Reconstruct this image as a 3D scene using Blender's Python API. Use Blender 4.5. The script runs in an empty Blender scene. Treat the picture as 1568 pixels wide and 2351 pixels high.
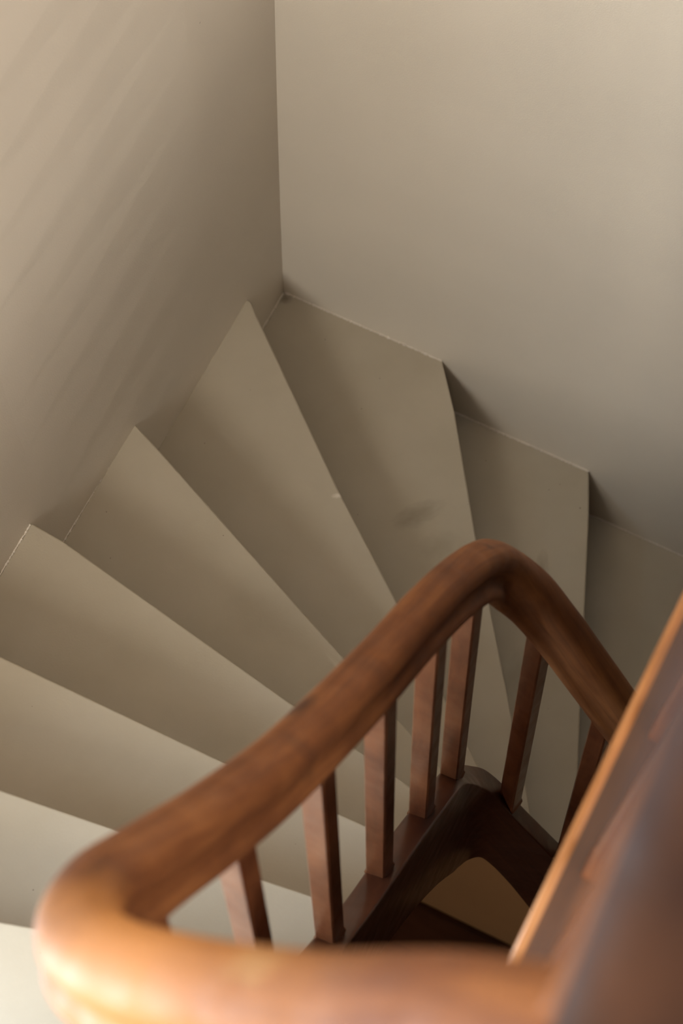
import bpy, bmesh, math, random
from mathutils import Vector, Matrix
random.seed(4)
C = bpy.context.scene.collection
scene = bpy.context.scene

# ------------------------------------------------------------------ camera
cam_d = bpy.data.cameras.new('camera')
cam = bpy.data.objects.new('camera', cam_d)
C.objects.link(cam)
R0 = (0.89312947, 0.44958625, -0.0138548)      # camera right
R1 = (0.40573445, -0.81854682, -0.40664562)    # camera down
R2 = (-0.19416308, 0.35756581, -0.91348092)    # camera forward
m = Matrix(((R0[0], -R1[0], -R2[0], 1.0723695), (R0[1], -R1[1], -R2[1], -1.78133245),
            (R0[2], -R1[2], -R2[2], 3.6593439), (0, 0, 0, 1)))
cam.matrix_world = m
cam_d.sensor_fit = 'VERTICAL'
cam_d.sensor_height = 36
cam_d.lens = 5231.89 / 2351 * 36
cam_d.clip_start = .02
cam_d.dof.use_dof = True
cam_d.dof.focus_distance = 3.3
cam_d.dof.aperture_fstop = 6.0
scene.camera = cam

# ------------------------------------------------------------------ light
scene.view_settings.view_transform = 'Standard'
scene.view_settings.look = 'None'
scene.view_settings.gamma = 1
scene.view_settings.use_curve_mapping = False
scene.view_settings.exposure = 0.0

w = bpy.data.worlds.new('world'); scene.world = w; w.use_nodes = True
w.node_tree.nodes['Background'].inputs[0].default_value = (.80, .88, 1, 1)
w.node_tree.nodes['Background'].inputs[1].default_value = 1.0

def area(name, loc, rot, sx, sy, power, col):
    d = bpy.data.lights.new(name, 'AREA'); d.shape = 'RECTANGLE'; d.size = sx; d.size_y = sy
    d.energy = power; d.color = col
    o = bpy.data.objects.new(name, d); o.location = loc; o.rotation_euler = rot
    C.objects.link(o); return o
Z_TOP = 5.2
S_Y = -3.9   # inner face of the front wall
X_R = 2.7    # inner face of the right wall
RY0, RY1, RZ0, RZ1 = -3.0, -.5, 3.2, 4.4
area('fill_left_wall', (X_R+.10, (RY0+RY1)/2, (RZ0+RZ1)/2), (0, math.pi/2, 0), RZ1-RZ0, RY1-RY0, 92, (1, .93, .86))  # added fill that brightens the left wall, no known window there
SX0, SX1, SY0, SY1 = .1, 1.0, -1.6, -.5      # opening for an added overhead fill, no known skylight
area('fill_overhead', ((SX0+SX1)/2, (SY0+SY1)/2, Z_TOP+.12), (0, 0, 0), SX1-SX0, SY1-SY0, 5, (1, .96, .90))
# daylight in the low stair window on the left wall, an upper front window; the lower opening is an added fill
WY0, WY1, WZ0, WZ1 = -2.30, -1.56, 1.42, 2.02
area('daylight_stair_window', (-.10, (WY0+WY1)/2, (WZ0+WZ1)/2), (0, -math.pi/2, 0), WZ1-WZ0, WY1-WY0, 41, (.66, .82, 1))
UX0, UX1, UZ0, UZ1 = .10, .85, 2.85, 4.45
LX0, LX1, LZ0, LZ1 = 1.20, 1.80, -1.1, -.1
area('daylight_upper_window', ((UX0+UX1)/2, S_Y-.10, (UZ0+UZ1)/2), (math.pi/2, 0, 0), UX1-UX0, UZ1-UZ0, 100, (1, .955, .87))
area('fill_well', ((LX0+LX1)/2, S_Y-.10, (LZ0+LZ1)/2), (math.pi/2, 0, 0), LX1-LX0, LZ1-LZ0, 10, (1, .80, .58))  # added warm fill to lift the dark well, unseen

# ------------------------------------------------------------------ materials
def mat(name):
    x = bpy.data.materials.new(name); x.use_nodes = True
    nt = x.node_tree; return x, nt, nt.nodes['Principled BSDF']
def node(nt, t, **k):
    n = nt.nodes.new(t)
    for a, b in k.items():
        if a.startswith('_'): setattr(n, a[1:], b)
        else: n.inputs[a].default_value = b
    return n
def mixc(nt, fac, a, b, blend='MIX'):
    n = nt.nodes.new('ShaderNodeMix'); n.data_type = 'RGBA'; n.blend_type = blend
    for i, v in ((0, fac), (6, a), (7, b)):
        if hasattr(v, 'links') or isinstance(v, bpy.types.NodeSocket): nt.links.new(v, n.inputs[i])
        else: n.inputs[i].default_value = v
    return n.outputs[2]
def ramp(nt, src, stops):
    n = nt.nodes.new('ShaderNodeValToRGB'); cr = n.color_ramp
    while len(cr.elements) < len(stops): cr.elements.new(.5)
    for e, (p, c) in zip(cr.elements, stops):
        e.position = p; e.color = c if len(c) == 4 else (*c, 1)
    nt.links.new(src, n.inputs[0]); return n.outputs[0]
def coord(nt): return nt.nodes.new('ShaderNodeNewGeometry').outputs['Position']
def spot(nt, base, centre, size, col, strength, rough=True):
    """a stain: soft blob of another colour at a fixed place, size = half axes"""
    mp = node(nt, 'ShaderNodeMapping', _vector_type='TEXTURE')
    mp.inputs['Location'].default_value = centre[:3]
    mp.inputs['Scale'].default_value = size
    if len(centre) > 3: mp.inputs['Rotation'].default_value = (0, 0, centre[3])
    nt.links.new(coord(nt), mp.inputs[0])
    nz = node(nt, 'ShaderNodeTexNoise', Scale=2.2, Detail=4.)
    nt.links.new(mp.outputs[0], nz.inputs['Vector'])
    ln = nt.nodes.new('ShaderNodeVectorMath'); ln.operation = 'LENGTH'
    nt.links.new(mp.outputs[0], ln.inputs[0])
    ad = node(nt, 'ShaderNodeMath', _operation='MULTIPLY_ADD'); ad.inputs[1].default_value = .9
    nt.links.new(nz.outputs['Fac'], ad.inputs[0]); nt.links.new(ln.outputs['Value'], ad.inputs[2])
    f = ramp(nt, ad.outputs[0], [(.45, (strength,)*3), (1.0, (0, 0, 0))])
    # ramp input clamps at 1, so scale
    sc = node(nt, 'ShaderNodeMath', _operation='MULTIPLY'); sc.inputs[1].default_value = .65
    nt.links.new(ad.outputs[0], sc.inputs[0]); nt.links.new(sc.outputs[0], f.node.inputs[0])
    return mixc(nt, f, base, col)

def plaster(name, col, stipple=420, bump=.35, rough=.55):
    x, nt, b = mat(name); P = coord(nt)
    n1 = node(nt, 'ShaderNodeTexNoise', Scale=1.7, Detail=5.); nt.links.new(P, n1.inputs['Vector'])
    n2 = node(nt, 'ShaderNodeTexNoise', Scale=float(stipple), Detail=3.); nt.links.new(P, n2.inputs['Vector'])
    n3 = node(nt, 'ShaderNodeTexNoise', Scale=26., Detail=4.); nt.links.new(P, n3.inputs['Vector'])
    dark = tuple(c*.93 for c in col); light = tuple(min(1, c*1.04) for c in col)
    c = ramp(nt, n1.outputs['Fac'], [(.3, dark), (.7, light)])
    sp = node(nt, 'ShaderNodeTexVoronoi', Scale=9.); nt.links.new(P, sp.inputs['Vector'])
    f = ramp(nt, sp.outputs['Distance'], [(.012, (.5,)*3), (.02, (0, 0, 0))])
    c = mixc(nt, f, c, (.12, .10, .08, 1))
    nt.links.new(c, b.inputs['Base Color'])
    b.inputs['Roughness'].default_value = rough
    bm = node(nt, 'ShaderNodeBump', Strength=bump, Distance=.0009); nt.links.new(n2.outputs['Fac'], bm.inputs['Height'])
    bm2 = node(nt, 'ShaderNodeBump', Strength=.12, Distance=.0015)
    nt.links.new(n3.outputs['Fac'], bm2.inputs['Height']); nt.links.new(bm.outputs[0], bm2.inputs['Normal'])
    nt.links.new(bm2.outputs[0], b.inputs['Normal'])
    return x
M_wall = plaster('wall_paint', (.74, .67, .565))
M_ceil = plaster('ceiling_paint', (.75, .71, .65))

def tread_paint():
    x, nt, b = mat('putty_floor_paint'); P = coord(nt)
    n1 = node(nt, 'ShaderNodeTexNoise', Scale=4., Detail=6., Roughness=.6); nt.links.new(P, n1.inputs['Vector'])
    c = ramp(nt, n1.outputs['Fac'], [(.3, (.375, .322, .238)), (.55, (.405, .352, .268)), (.75, (.43, .374, .286))])
    for sc, lim in ((38., .028), (17., .02)):
        sp = node(nt, 'ShaderNodeTexVoronoi', Scale=sc); nt.links.new(P, sp.inputs['Vector'])
        f = ramp(nt, sp.outputs['Distance'], [(lim, (.75,)*3), (lim*1.5, (0, 0, 0))])
        cn = node(nt, 'ShaderNodeTexNoise', Scale=23.); nt.links.new(P, cn.inputs['Vector'])
        g = ramp(nt, cn.outputs['Fac'], [(.52, (0, 0, 0)), (.56, (1, 1, 1))])
        f = mixc(nt, 1., f, g, 'MULTIPLY')
        c = mixc(nt, f, c, (.09, .07, .05, 1))
    # worn, dirty footmarks
    for ctr, size, s in (((.417, -.293, 0, .9), (.05, .022, .05), .5), ((.48, -.33, 0, .7), (.04, .03, .05), .25),
                         ((.637, -.23, -.18, .3), (.015, .05, .05), .5), ((.68, -.42, -.18, .3), (.02, .05, .05), .3),
                         ((.008, -.012, 0), (.014, .012, .02), .9), ((.0, -.07, 0), (.005, .03, .02), .7),
                         ((.36, -.67, .36), (.10, .07, .05), .2), ((.4, -.95, .54), (.10, .05, .05), .15)):
        c = spot(nt, c, ctr, size, (.20, .165, .115, 1), s)
    for ctr, size, s in (((.314, -.395, .18, .6), (.012, .005, .03), .8), ((.52, -.74, .36, -.4), (.07, .006, .03), .35)):
        c = spot(nt, c, ctr, size, (.66, .61, .52, 1), s)
    nt.links.new(c, b.inputs['Base Color'])
    n2 = node(nt, 'ShaderNodeTexNoise', Scale=300., Detail=3.); nt.links.new(P, n2.inputs['Vector'])
    n3 = node(nt, 'ShaderNodeTexNoise', Scale=14., Detail=5.); nt.links.new(P, n3.inputs['Vector'])
    r = ramp(nt, n3.outputs['Fac'], [(.3, (.42,)*3), (.7, (.56,)*3)]); nt.links.new(r, b.inputs['Roughness'])
    bm = node(nt, 'ShaderNodeBump', Strength=.22, Distance=.0006); nt.links.new(n2.outputs['Fac'], bm.inputs['Height'])
    nt.links.new(bm.outputs[0], b.inputs['Normal'])
    return x
M_tread = tread_paint()

def wood(name, stops, rough=.3, coat=.4, spec=.35, uv=True, spots=(), grain=(6, 90)):
    x, nt, b = mat(name)
    P = nt.nodes.new('ShaderNodeUVMap').outputs[0] if uv else coord(nt)
    mp = node(nt, 'ShaderNodeMapping'); mp.inputs['Scale'].default_value = (grain[0], grain[1], grain[1])
    nt.links.new(P, mp.inputs[0])
    n1 = node(nt, 'ShaderNodeTexNoise', Scale=1., Detail=6., Roughness=.65, Distortion=.6); nt.links.new(mp.outputs[0], n1.inputs['Vector'])
    n2 = node(nt, 'ShaderNodeTexNoise', Scale=7., Detail=4.); nt.links.new(coord(nt), n2.inputs['Vector'])
    ad = node(nt, 'ShaderNodeMath', _operation='MULTIPLY_ADD'); ad.inputs[1].default_value = .55
    nt.links.new(n1.outputs['Fac'], ad.inputs[0])
    m2 = node(nt, 'ShaderNodeMath', _operation='MULTIPLY'); m2.inputs[1].default_value = .5
    nt.links.new(n2.outputs['Fac'], m2.inputs[0]); nt.links.new(m2.outputs[0], ad.inputs[2])
    c = ramp(nt, ad.outputs[0], stops)
    for s in spots: c = spot(nt, c, *s)
    nt.links.new(c, b.inputs['Base Color'])
    n3 = node(nt, 'ShaderNodeTexNoise', Scale=30., Detail=4.); nt.links.new(coord(nt), n3.inputs['Vector'])
    r = ramp(nt, n3.outputs['Fac'], [(.3, (rough,)*3), (.7, (rough+.14,)*3)]); nt.links.new(r, b.inputs['Roughness'])
    b.inputs['Coat Weight'].default_value = coat; b.inputs['Specular IOR Level'].default_value = spec; b.inputs['Coat Roughness'].default_value = .18
    bm = node(nt, 'ShaderNodeBump', Strength=.2, Distance=.0008); nt.links.new(n1.outputs['Fac'], bm.inputs['Height'])
    nt.links.new(bm.outputs[0], b.inputs['Normal'])
    return x
DK = (.035, .016, .010, 1)
rail_spots = [
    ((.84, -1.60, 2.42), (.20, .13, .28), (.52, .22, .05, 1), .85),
    ((.722, -1.225, 1.77), (.012, .030, .06), DK, .75),
    ((.745, -1.275, 1.80), (.022, .016, .06), DK, .5),
    ((.74, -1.13, 1.66), (.04, .02, .05), DK, .25),
    ((.742, -.835, 1.31), (.009, .008, .03), DK, .85),
    ((.778, -.775, 1.10), (.004, .010, .03), (.008, .005, .004, 1), 1.0),
    ((.958, -1.588, 2.59), (.013, .010, .06), (.10, .10, .10, 1), .9),
    ((.988, -1.590, 2.63), (.013, .009, .06), (.11, .10, .10, 1), .85),
    ((1.008, -1.575, 2.66), (.012, .008, .06), (.11, .08, .06, 1), .8),
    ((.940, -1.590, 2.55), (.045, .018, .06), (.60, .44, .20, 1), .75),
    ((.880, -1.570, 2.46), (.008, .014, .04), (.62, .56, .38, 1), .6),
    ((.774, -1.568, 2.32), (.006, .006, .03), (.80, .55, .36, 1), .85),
]
M_rail = wood('worn_pine_handrail', [(.24, (.06, .020, .008)), (.5, (.165, .058, .018)), (.78, (.31, .125, .038))], .58, .0, spec=.25, spots=rail_spots)
M_bal = wood('varnished_baluster_wood', [(.34, (.07, .020, .008)), (.5, (.15, .048, .019)), (.7, (.25, .09, .035))], .3, .35, grain=(5, 60))
M_string = wood('dark_varnished_string', [(.34, (.03, .010, .006)), (.5, (.058, .018, .009)), (.7, (.11, .036, .015))], .32, .35, grain=(4, 40))
M_curb = wood('brown_pine_curb', [(.34, (.03, .011, .006)), (.5, (.055, .021, .009)), (.7, (.10, .04, .017))], .32, .35, grain=(3, 60))
M_arris_glint = wood('orange_arris_glint', [(.34, (.18, .07, .02)), (.5, (.32, .13, .04)), (.7, (.50, .24, .09))], .4, .1, grain=(3, 200))  # bright orange paints the light catching the curb arris
M_floor = wood('dark_floorboards', [(.34, (.10, .045, .03)), (.5, (.15, .065, .04)), (.7, (.20, .09, .05))], .5, .0, uv=False, grain=(3, 40))
M_newel = wood('dark_worn_newel', [(.34, (.016, .006, .004)), (.5, (.030, .012, .006)), (.7, (.055, .022, .010))], .65, .0, spec=.08, grain=(4, 40))
M_bounce_cut = wood('dark_bounce_cut_wood', [(.34, (.05, .02, .012)), (.5, (.08, .035, .02)), (.7, (.12, .05, .03))], .5, .0, uv=False, grain=(30, 3))  # darkness made up to cut bounce off the unseen right wall
M_part = plaster('tan_panel_paint', (.60, .36, .18))
M_caulk = plaster('old_caulk', (.68, .61, .52), rough=.6)
M_frame = plaster('white_gloss_paint', (.8, .79, .76), rough=.3)
x, nt, b = mat('window_glass')
b.inputs['Base Color'].default_value = (1, 1, 1, 1); b.inputs['Transmission Weight'].default_value = 1
b.inputs['Roughness'].default_value = 0; b.inputs['IOR'].default_value = 1.0
M_glass = x

# ------------------------------------------------------------------ helpers
def link(name, bm, material, parent=None, smooth=False):
    me = bpy.data.meshes.new(name)
    bmesh.ops.recalc_face_normals(bm, faces=bm.faces[:])
    bm.to_mesh(me); bm.free()
    me.materials.append(material)
    if smooth:
        for p in me.polygons: p.use_smooth = True
    o = bpy.data.objects.new(name, me); C.objects.link(o)
    if parent:
        o.parent = parent
        o.matrix_parent_inverse = Matrix.Translation(-parent.location)
    return o
def struct(o): o['kind'] = 'structure'; return o
def box(bm, lo, hi):
    v = [bm.verts.new((x, y, z)) for x in (lo[0], hi[0]) for y in (lo[1], hi[1]) for z in (lo[2], hi[2])]
    for f in ((0, 1, 3, 2), (4, 6, 7, 5), (0, 4, 5, 1), (2, 3, 7, 6), (0, 2, 6, 4), (1, 5, 7, 3)):
        bm.faces.new([v[i] for i in f])
    return v
def prism(bm, pts, z0, z1):
    a = [bm.verts.new((x, y, z0)) for x, y in pts]; b = [bm.verts.new((x, y, z1)) for x, y in pts]
    bm.faces.new(a[::-1]); bm.faces.new(b)
    n = len(pts)
    for i in range(n): bm.faces.new((a[i], a[(i+1) % n], b[(i+1) % n], b[i]))
def thing(name, loc, label, cat, group=None):
    o = bpy.data.objects.new(name, None); o.location = loc; C.objects.link(o)
    o['label'] = label; o['category'] = cat
    if group: o['group'] = group
    return o
def catmull(pts, n=14):
    P = [Vector(p) for p in pts]; P = [2*P[0]-P[1]] + P + [2*P[-1]-P[-2]]
    out = []
    for i in range(1, len(P)-2):
        a, b_, c, d = P[i-1:i+3]
        # centripetal
        def tj(ti, p, q): return ti + max(1e-6, (q-p).length)**.5
        t0 = 0; t1 = tj(t0, a, b_); t2 = tj(t1, b_, c); t3 = tj(t2, c, d)
        for k in range(n):
            t = t1 + (t2-t1)*k/n
            A1 = a*((t1-t)/(t1-t0)) + b_*((t-t0)/(t1-t0)); A2 = b_*((t2-t)/(t2-t1)) + c*((t-t1)/(t2-t1)); A3 = c*((t3-t)/(t3-t2)) + d*((t-t2)/(t3-t2))
            B1 = A1*((t2-t)/(t2-t0)) + A2*((t-t0)/(t2-t0)); B2 = A2*((t3-t)/(t3-t1)) + A3*((t-t1)/(t3-t1))
            out.append(B1*((t2-t)/(t2-t1)) + B2*((t-t1)/(t2-t1)))
    out.append(P[-2]); return out
def bevel(o, wdt, seg=3, ang=35):
    md = o.modifiers.new('bevel', 'BEVEL'); md.width = wdt; md.segments = seg; md.limit_method = 'ANGLE'; md.angle_limit = math.radians(ang)
    md.harden_normals = False
    for p in o.data.polygons: p.use_smooth = True
    md2 = o.modifiers.new('wn', 'WEIGHTED_NORMAL'); md2.keep_sharp = False

RH = .18     # riser height
Z_BOT = -1.75; TH = .22

# ------------------------------------------------------------------ room shell
bm = bmesh.new()   # left wall with the stair window opening
box(bm, (-TH, S_Y-TH, Z_BOT), (0, WY0, Z_TOP)); box(bm, (-TH, WY1, Z_BOT), (0, TH, Z_TOP))
box(bm, (-TH, WY0, Z_BOT), (0, WY1, WZ0)); box(bm, (-TH, WY0, WZ1), (0, WY1, Z_TOP))
bmesh.ops.bisect_plane(bm, geom=bm.verts[:]+bm.edges[:]+bm.faces[:], plane_co=(0, -.25, 0), plane_no=(0, 1, 0))
for k in range(1, 20):
    bmesh.ops.bisect_plane(bm, geom=bm.verts[:]+bm.edges[:]+bm.faces[:], plane_co=(0, 0, k*.12), plane_no=(0, 0, 1))
bmesh.ops.bisect_plane(bm, geom=bm.verts[:]+bm.edges[:]+bm.faces[:], plane_co=(0, 0, .0), plane_no=(0, 0, 1))
bmesh.ops.bisect_plane(bm, geom=bm.verts[:]+bm.edges[:]+bm.faces[:], plane_co=(0, -.75, 0), plane_no=(0, 1, 0))
for v in bm.verts:           # old plaster, not plumb: it leans in towards the corner
    if v.co.x > -.01 and v.co.y > -.8 and v.co.z > 0:
        f = 1.0 if v.co.y > -.3 else .45 if v.co.y > -.7 else 0
        v.co.x += f*.022*min(v.co.z/.9, 1.8)**1.25
struct(link('wall_left', bm, M_wall))
bm = bmesh.new(); box(bm, (0, 0, Z_BOT), (X_R+TH, TH, Z_TOP)); struct(link('wall_back', bm, M_wall))
bm = bmesh.new()
box(bm, (0, S_Y-TH, Z_BOT), (UX0, S_Y, Z_TOP)); box(bm, (UX0, S_Y-TH, Z_BOT), (LX0, S_Y, UZ0)); box(bm, (UX0, S_Y-TH, UZ1), (LX0, S_Y, Z_TOP)); box(bm, (LX1, S_Y-TH, Z_BOT), (X_R+TH, S_Y, Z_TOP))
box(bm, (LX0, S_Y-TH, LZ1), (LX1, S_Y, Z_TOP)); box(bm, (LX0, S_Y-TH, Z_BOT), (LX1, S_Y, LZ0))
struct(link('wall_front', bm, M_wall))
bm = bmesh.new(); box(bm, (X_R, S_Y, Z_BOT), (X_R+TH, RY0, Z_TOP)); box(bm, (X_R, RY1, Z_BOT), (X_R+TH, 0, Z_TOP))
box(bm, (X_R, RY0, Z_BOT), (X_R+TH, RY1, RZ0)); box(bm, (X_R, RY0, RZ1), (X_R+TH, RY1, Z_TOP)); struct(link('wall_right', bm, M_bounce_cut))
bm = bmesh.new()

box(bm, (-TH, S_Y-TH, Z_TOP), (SX0, TH, Z_TOP+.15)); box(bm, (SX1, S_Y-TH, Z_TOP), (X_R+TH, TH, Z_TOP+.15))
box(bm, (SX0, S_Y-TH, Z_TOP), (SX1, SY0, Z_TOP+.15)); box(bm, (SX0, SY1, Z_TOP), (SX1, TH, Z_TOP+.15)); struct(link('ceiling', bm, M_ceil))
bm = bmesh.new(); box(bm, (-TH, S_Y-TH, Z_BOT-.1), (X_R+TH, TH, Z_BOT)); struct(link('floor', bm, M_floor))
# tan panelling closing the space under the stairs
bm = bmesh.new(); box(bm, (.0, -.50, Z_BOT), (1.6, -.47, -.62)); struct(link('wall_under', bm, M_part))
bm = bmesh.new(); box(bm, (.0, -.512, Z_BOT), (1.6, -.501, Z_BOT+.012)); struct(link('baseboard_under', bm, M_string))

def window(name, axis, a0, a1, z0, z1, pos):
    fr = .045; bm = bmesh.new()
    def bx(u0, u1, w0, w1, d=.04):
        if axis == 'x': box(bm, (pos-d/2, u0, w0), (pos+d/2, u1, w1))
        elif axis == 'z': box(bm, (u0, w0, pos-d/2), (u1, w1, pos+d/2))
        else: box(bm, (u0, pos-d/2, w0), (u1, pos+d/2, w1))
    bx(a0, a0+fr, z0, z1); bx(a1-fr, a1, z0, z1); bx(a0+fr, a1-fr, z0, z0+fr); bx(a0+fr, a1-fr, z1-fr, z1)
    mid = (a0+a1)/2; bx(mid-.012, mid+.012, z0+fr, z1-fr, .03)
    o = struct(link(name, bm, M_frame)); 
    bm = bmesh.new(); d = .004
    if axis == 'x': box(bm, (pos-d/2, a0+fr, z0+fr), (pos+d/2, a1-fr, z1-fr))
    elif axis == 'z': box(bm, (a0+fr, z0+fr, pos-d/2), (a1-fr, z1-fr, pos+d/2))
    else: box(bm, (a0+fr, pos-d/2, z0+fr), (a1-fr, pos+d/2, z1-fr))
    link('pane', bm, M_glass, o)
window('window_1', 'x', WY0, WY1, WZ0, WZ1, -.14)
window('window_2', 'y', UX0, UX1, UZ0, UZ1, S_Y-.14)
window('fill_opening_right', 'x', RY0, RY1, RZ0, RZ1, X_R+.14)  # made-up frame around the added left wall fill
window('fill_opening_top', 'z', SX0, SX1, SY0, SY1, Z_TOP+.08)  # made-up frame under the added overhead fill
window('fill_opening_low', 'y', LX0, LX1, LZ0, LZ1, S_Y-.14)  # made-up frame around the added well fill

# ------------------------------------------------------------------ the stair: painted winder treads
stair = thing('staircase', (.4, -.6, -.72), 'putty painted winder staircase turning down around a dark wooden string between two plaster walls', 'staircase')
NOSE = {   # nosing lines, from the outer wall to the string
 10: [(1.0, S_Y), (1.0, -1.60)],
 9: [(.66, S_Y), (.89, -1.60)],
 8: [(.28, S_Y), (.80, -1.585)],
 7: [(0, -2.02), (.745, -1.50)],
 6: [(0, -1.527), (.404, -1.406), (.735, -1.307)],
 5: [(0, -1.268), (.272, -1.234), (.405, -1.217), (.626, -1.188), (.735, -1.173)],
 4: [(0, -1.036), (.124, -1.033), (.473, -1.030), (.679, -1.024), (.735, -1.022)],
 3: [(0, -.782), (.059, -.787), (.481, -.863), (.689, -.898), (.735, -.906)],
 2: [(0, -.498), (.056, -.521), (.476, -.704), (.632, -.772), (.735, -.817)],
 1: [(0, -.128), (.012, -.131), (.028, -.147), (.053, -.168), (.307, -.383), (.48, -.518), (.735, -.724)],
 0: [(.323, 0), (.387, -.083), (.534, -.299), (.617, -.413), (.724, -.562), (.806, -.675), (.845, -.735)],
 -1: [(.631, 0), (.667, -.081), (.753, -.295), (.830, -.486), (.871, -.586), (.93, -.735)],
 -2: [(.99, 0), (1.04, -.30), (1.09, -.735)],
 -3: [(1.25, 0), (1.26, -.735)],
 -4: [(1.50, 0), (1.50, -.735)],
 -5: [(1.75, 0), (1.75, -.735)],
}
INNER = {9: [(.955, -1.62)], 8: [(.84, -1.60)], 7: [(.76, -1.55)], 1: [], 0: [(.78, -.735)]}
CORNER = {0: [(0, 0)], 7: [(0, S_Y)]}
for i in range(9, -5, -1):
    front, back = NOSE[i], NOSE[i+1]
    bm = bmesh.new()
    # direction "behind" = from the nosing of i towards the nosing of i+1, so the board runs in under the next one
    def shift(l, s):
        out = []
        for k, p in enumerate(l):
            a = Vector(l[max(0, k-1)]); b2 = Vector(l[min(len(l)-1, k+1)]); d = (b2-a).normalized()
            n = Vector((-d.y, d.x)); nn = Vector(p) + n*s
            out.append(nn)
        return out
    # which side is "up"?
    fm = (Vector(front[0])+Vector(front[-1]))/2; bmid = (Vector(back[0])+Vector(back[-1]))/2
    d = (Vector(front[-1])-Vector(front[0])).normalized(); n = Vector((-d.y, d.x))
    sg = 1 if n.dot(bmid-fm) > 0 else -1
    bk = shift(back, sg*.03)
    def towall(l, idx):      # slide the outer end along its own line onto the wall plane
        a, b3 = Vector(l[0]), Vector(l[1]); d3 = a-b3
        ax, val = (1, S_Y) if idx >= 8 else (0, 0) if idx >= 1 else (1, 0)
        if abs(d3[ax]) > 1e-6: a = b3 + d3*((val-b3[ax])/d3[ax])
        return [a] + list(l[1:])
    bk = towall(bk, i+1)
    def clampw(q):
        return (min(max(q.x, -.001), X_R), max(min(q.y, .001), S_Y-.001))
    bk = [clampw(q) for q in bk]
    def onwall(p0, q):     # keep the wall end on the wall
        return q
    pts = list(front)
    inner = {7: [(.75, -1.56)], 8: [(.86, -1.615)], 9: []}.get(i, [])
    if i == 0: inner = [(.735, -.735)]
    corner = CORNER.get(i, [])
    poly = pts + inner + bk[::-1] + corner
    prism(bm, poly, i*RH-.032, i*RH)
    bmesh.ops.remove_doubles(bm, verts=bm.verts[:], dist=1e-5)
    t = link('tread', bm, M_tread, stair)
    bevel(t, .004, 3, 50)
    # riser under the nosing, set back
    bm = bmesh.new()
    rf = [clampw(q) for q in towall(shift(front, sg*.026), i)]; rb = [clampw(q) for q in towall(shift(front, sg*.044), i)]
    prism(bm, rf + rb[::-1], (i-1)*RH-.03, i*RH-.030)
    link('riser', bm, M_tread, stair)
# landing floor
bm = bmesh.new(); box(bm, (1.0, S_Y, 1.60), (X_R, 0, 1.80)); o = struct(link('floor', bm, M_floor))

# caulk beads where treads meet the walls
def bead(pts, r):
    bm = bmesh.new(); path = catmull(pts, 26); rings = []
    for k, p in enumerate(path):
        rr = r*(.45+1.0*random.random()**1.5)
        off = Vector((random.uniform(-1, 1), random.uniform(-1, 1), random.uniform(-.6, 1)))*r*.22
        tg = (path[min(k+1, len(path)-1)]-path[max(k-1, 0)]).normalized()
        s = tg.cross(Vector((0, 0, 1))).normalized(); u = s.cross(tg)
        rings.append([bm.verts.new(p+off+(s*math.cos(a)+u*math.sin(a))*rr) for a in [j*math.pi/3 for j in range(6)]])
    for a, b_ in zip(rings, rings[1:]):
        for j in range(6): bm.faces.new((a[j], a[(j+1) % 6], b_[(j+1) % 6], b_[j]))
    bm.faces.new(rings[0]); bm.faces.new(rings[-1][::-1])
    return link('caulk_line', bm, M_caulk, stair, True)
def along(a, b_, z, n): return [(a[0]+(b_[0]-a[0])*k/n, a[1]+(b_[1]-a[1])*k/n, z) for k in range(n+1)]
bead(along((0.001, -.131), (0.001, -.50), .18, 8), .0016)
bead(along((0.001, -.50), (0.001, -.785), .36, 7), .0018)
bead(along((0.001, -.785), (0.001, -1.03), .54, 7), .0018)
bead(along((0.001, -.004), (0.001, -.12), .0, 4), .0018)
bead(along((0.004, -.001), (.323, -.001), .0, 9), .0022)
bead(along((.33, -.001), (.631, -.001), -.18, 9), .0022)
bead(along((.64, -.001), (.99, -.001), -.36, 9), .0016)

# ------------------------------------------------------------------ closed string winding round the well
def resample(path, n):
    L = [0]
    for a, b_ in zip(path, path[1:]): L.append(L[-1]+(b_-a).length)
    out = []; j = 0
    for k in range(n):
        s = L[-1]*k/(n-1)
        while j < len(L)-2 and L[j+1] < s: j += 1
        t = (s-L[j])/max(1e-9, L[j+1]-L[j]); out.append(path[j].lerp(path[j+1], min(1, t)))
    return out
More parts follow.
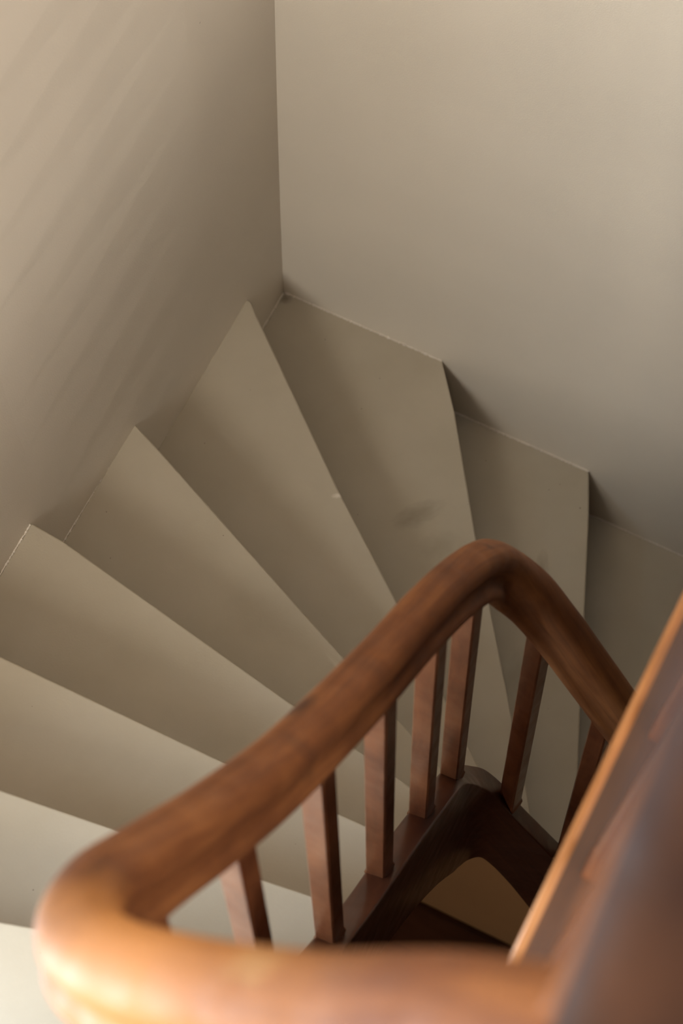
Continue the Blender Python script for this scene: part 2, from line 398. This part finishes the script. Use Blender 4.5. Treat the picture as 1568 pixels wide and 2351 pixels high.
# stations: outer top x,y,z | inner top x,y,z | inner bottom z  (from the lower flight up to the landing)
ST = [
 ((1.50, -.715, -.72), (1.50, -.765, -.72), -1.15),
 ((1.20, -.715, -.40), (1.20, -.765, -.40), -.83),
 ((1.02, -.716, -.19), (1.02, -.766, -.17), -.60),
 ((.945, -.718, -.09), (.955, -.767, -.06), -.47),
 ((.890, -.725, .00), (.906, -.768, .03), -.37),
 ((.858, -.735, .08), (.868, -.772, .105), -.27),
 ((.817, -.744, .17), (.833, -.778, .18), -.17),
 ((.778, -.753, .27), (.802, -.787, .26), -.08),
 ((.751, -.765, .335), (.779, -.800, .35), -.01),
 ((.735, -.785, .385), (.767, -.822, .43), .03),
 ((.726, -.815, .46), (.763, -.850, .52), .08),
 ((.723, -.867, .575), (.763, -.880, .60), .14),
 ((.723, -.95, .675), (.763, -.95, .69), .30),
 ((.723, -1.04, .775), (.763, -1.04, .785), .46),
 ((.723, -1.16, .88), (.763, -1.16, .90), .62),
 ((.723, -1.30, 1.07), (.763, -1.30, 1.08), .78),
 ((.723, -1.42, 1.25), (.763, -1.42, 1.25), .95),
 ((.725, -1.50, 1.38), (.766, -1.485, 1.38), 1.08),
 ((.745, -1.57, 1.50), (.790, -1.535, 1.50), 1.18),
 ((.800, -1.615, 1.62), (.835, -1.56, 1.62), 1.30),
 ((.880, -1.63, 1.74), (.89, -1.57, 1.74), 1.42),
 ((.960, -1.625, 1.83), (.94, -1.565, 1.83), 1.48),
 ((1.02, -1.60, 1.87), (.975, -1.54, 1.87), 1.50),
 ((1.045, -1.54, 1.88), (.985, -1.50, 1.88), 1.50),
]
def loft(rows, name, material, parent, bev=0):
    bm = bmesh.new(); uv = bm.loops.layers.uv.new('UVMap')
    rings = [[bm.verts.new(p) for p in r] for r in rows]
    n = len(rows[0]); L = 0; s = [0]
    for a, b_ in zip(rows, rows[1:]): s.append(s[-1]+((Vector(b_[0])-Vector(a[0])).length+(Vector(b_[1])-Vector(a[1])).length)/2)
    per = [0]
    for j in range(n): per.append(per[-1]+(Vector(rows[len(rows)//2][j])-Vector(rows[len(rows)//2][(j+1) % n])).length)
    for k, (a, b_) in enumerate(zip(rings, rings[1:])):
        for j in range(n):
            f = bm.faces.new((a[j], a[(j+1) % n], b_[(j+1) % n], b_[j]))
            for lp, c in zip(f.loops, ((s[k], per[j]), (s[k], per[j+1]), (s[k+1], per[j+1]), (s[k+1], per[j]))): lp[uv].uv = c
    bm.faces.new(rings[0][::-1]); bm.faces.new(rings[-1])
    o = link(name, bm, material, parent, True)
    return o
ot = catmull([s[0] for s in ST], 8); it = catmull([s[1] for s in ST], 8); ib = catmull([(s[1][0], s[1][1], s[2]) for s in ST], 8)
rows = []
for a, b_, c in zip(ot, it, ib):
    w_ = (b_-a); w2 = w_.normalized(); rr = .0045
    dn = Vector((0, 0, -1))
    ab = Vector((a.x, a.y, c.z))
    bb = Vector((b_.x, b_.y, c.z))
    ring = []
    for ang in (0, 22, 45, 68, 90):   # rounded outer arris
        t_ = math.radians(ang); ring.append(a + w2*rr*(1-math.sin(t_)) + dn*rr*(1-math.cos(t_)) if False else a + w2*rr*(1-math.cos(t_)) + dn*rr*(1-math.sin(t_)))
    for ang in (90, 68, 45, 22, 0):
        t_ = math.radians(ang); ring.append(b_ - w2*rr*(1-math.cos(t_)) + dn*rr*(1-math.sin(t_)))
    ring += [bb, ab]
    rows.append([tuple(q) for q in ring])
st = loft(rows, 'string', M_string, stair)
md = st.modifiers.new('edge', 'EDGE_SPLIT'); md.split_angle = math.radians(50)

# landing curb: straight kerb along the landing edge
rows = []
xs0, xs1, zt = .985, 1.045, 1.88
for y in (-1.50, -1.2, -.8, -.4, 0):
    ring = []
    r1 = .010
    for ang in (0, 20, 45, 70, 90):
        t_ = math.radians(ang); ring.append((xs0+r1*(1-math.cos(t_)), y, zt-r1*(1-math.sin(t_))))
    for ang in (90, 70, 45, 20, 0):
        t_ = math.radians(ang); ring.append((xs1-r1*(1-math.cos(t_)), y, zt-r1*(1-math.sin(t_))))
    ring += [(xs1, y, 1.50), (xs0, y, 1.50)]
    rows.append(ring)
cb = loft(rows, 'landing_curb', M_curb, stair); cb['label'] = 'brown pine curb along the landing edge'
rows = [[(xs0+.0045+.0055*math.cos(a_), y, zt-.004+.0055*math.sin(a_)) for a_ in [j*math.pi/6 for j in range(12)]] for y in (-1.50, -1.2, -.8, -.4, -.003)]  # added strip whose colour stands in for the lit arris
bd = loft(rows, 'curb_arris_glint', M_arris_glint, stair); bd['label'] = 'lighter orange strip painting the lit highlight along the curb arris'
md = cb.modifiers.new('edge', 'EDGE_SPLIT'); md.split_angle = math.radians(50)

# ------------------------------------------------------------------ balustrade
bal = thing('balustrade', (.74, -1.1, .8), 'worn orange brown wooden handrail on slim square balusters curving round the stairwell', 'balustrade')
RAIL = [
 (1.50, -.765, .10), (1.20, -.765, .43), (1.03, -.765, .66), (.955, -.764, .77), (.88, -.763, .90), (.82, -.764, 1.01),
 (.78, -.772, 1.09), (.752, -.795, 1.17), (.741, -.835, 1.265), (.738, -.90, 1.365),
 (.737, -1.00, 1.485), (.737, -1.10, 1.585), (.737, -1.20, 1.695), (.737, -1.30, 1.815), (.737, -1.40, 1.965),
 (.738, -1.47, 2.085), (.746, -1.53, 2.20), (.773, -1.572, 2.295), (.815, -1.592, 2.38), (.88, -1.599, 2.48), (.95, -1.598, 2.58),
 (1.02, -1.590, 2.68), (1.085, -1.592, 2.77)]
HP = [(0, .034), (.009, .0331), (.0165, .0300), (.0212, .0245), (.0236, .0170), (.0235, .0105), (.0212, .0055), (.0196, .0010), (.0194, -.0050), (.0212, -.0110),
      (.0246, -.0142), (.0276, -.0172), (.0288, -.0215), (.0280, -.0265), (.0245, -.0310), (.0180, -.0335)]
prof = HP + [(-s, u) for s, u in HP[::-1][:-1]]
def sweep(path, prof, name, material, parent, wide=False):
    path = resample(catmull(path, 12), 420); rows = []
    for k, p in enumerate(path):
        tg = (path[min(k+2, len(path)-1)]-path[max(k-2, 0)]).normalized()
        s = tg.cross(Vector((0, 0, 1))).normalized(); u = s.cross(tg)
        wd = 1 if not wide else 1 + .15*min(1, max(0, (p.z-2.08)/.25))
        rows.append([tuple(p+s*a*wd+u*b_) for a, b_ in prof])
    return loft(rows, name, material, parent), path
rail, rpath = sweep(RAIL, prof, 'handrail', M_rail, bal, True)
rail2, rpath2 = sweep([(1.072, -1.59, 2.76), (1.072, -1.2, 2.76), (1.072, -.7, 2.76), (1.072, -.004, 2.76)], prof, 'handrail', M_rail, bal)
# newel post at the turn, square with rounded corners and a domed cap
NX, NY, NW, NR = 1.084, -1.590, .029, .018
bm = bmesh.new(); uv = bm.loops.layers.uv.new('UVMap')
ZN = 3.26
lv = [(1.50, 1), (ZN-.02, 1), (ZN-.01, .93), (ZN-.004, .8), (ZN, .5)]
rings = []
for z, k in lv:
    r_ = []
    for cx, cy, a0 in ((1, 1, 0), (-1, 1, 90), (-1, -1, 180), (1, -1, 270)):
        for a in (0, 22.5, 45, 67.5, 90):
            t_ = math.radians(a0+a); r_.append(bm.verts.new((NX+k*(cx*(NW-NR)+NR*math.cos(t_)), NY+k*(cy*(NW-NR)+NR*math.sin(t_)), z)))
    rings.append(r_)
for a, b_, (za, _), (zc, _) in zip(rings, rings[1:], lv, lv[1:]):
    for j in range(20):
        f = bm.faces.new((a[j], a[(j+1) % 20], b_[(j+1) % 20], b_[j]))
        for lp, c in zip(f.loops, ((za, j*.012), (za, (j+1)*.012), (zc, (j+1)*.012), (zc, j*.012))): lp[uv].uv = c
bm.faces.new(rings[0][::-1]); bm.faces.new(rings[-1])
link('newel_post', bm, M_newel, bal, True)

def string_z(x, y):
    best = min(((a+b_)/2 for a, b_ in zip(ot, it)), key=lambda q: (q.x-x)**2+(q.y-y)**2)
    return best.z
def rail_z(x, y): return min(rpath+rpath2, key=lambda q: (q.x-x)**2+(q.y-y)**2)
def baluster(x, y, ang=0, zb=None, half=.0135, rx=None):
    z0 = (string_z(x, y) if zb is None else zb) - .03
    rp = rail_z(*(rx or (x, y))); z1 = rp.z - .012
    bm = bmesh.new(); uv = bm.loops.layers.uv.new('UVMap')
    lv = [(z0, half), (z0+.026, half+.0018), (z0+.032, half+.0006), (z0+.038, half), (z1, half)]
    if zb is not None: pass
    ca, sa = math.cos(ang), math.sin(ang); rings = []
    top = (rp.x, rp.y) if rx else (x, y)
    ch = .0022
    for z, h in lv:
        t_ = (z-z0)/(z1-z0); cx = x+(top[0]-x)*t_; cy = y+(top[1]-y)*t_
        pts = [(h, -h+ch), (h, h-ch), (h-ch, h), (-h+ch, h), (-h, h-ch), (-h, -h+ch), (-h+ch, -h), (h-ch, -h)]
        rings.append([bm.verts.new((cx+ca*a-sa*b_, cy+sa*a+ca*b_, z)) for a, b_ in pts])
    for a, b_, (za, _), (zc, _) in zip(rings, rings[1:], lv, lv[1:]):
        for j in range(8):
            f = bm.faces.new((a[j], a[(j+1) % 8], b_[(j+1) % 8], b_[j]))
            for lp, c in zip(f.loops, ((za+x, j*.013), (za+x, (j+1)*.013), (zc+x, (j+1)*.013), (zc+x, j*.013))): lp[uv].uv = c
    bm.faces.new(rings[0][::-1]); bm.faces.new(rings[-1])
    o = link('baluster', bm, M_bal, bal)
    return o
for x_, y_ in ((.7365, -.863), (.7365, -.967), (.7365, -1.094), (.7365, -1.228), (.7365, -1.370), (.7400, -1.495)):
    baluster(x_, y_)
baluster(.800, -.763, math.radians(-12))
baluster(.905, -.750, math.radians(-8))
baluster(1.02, -.745); baluster(1.13, -.742); baluster(1.25, -.742)
baluster(.800, -1.590, math.radians(40)); baluster(.895, -1.597); baluster(.985, -1.580)
for k in range(11):
    y_ = -1.40 + k*.13
    baluster(1.020, y_, 0, 1.88, rx=(1.072, y_))
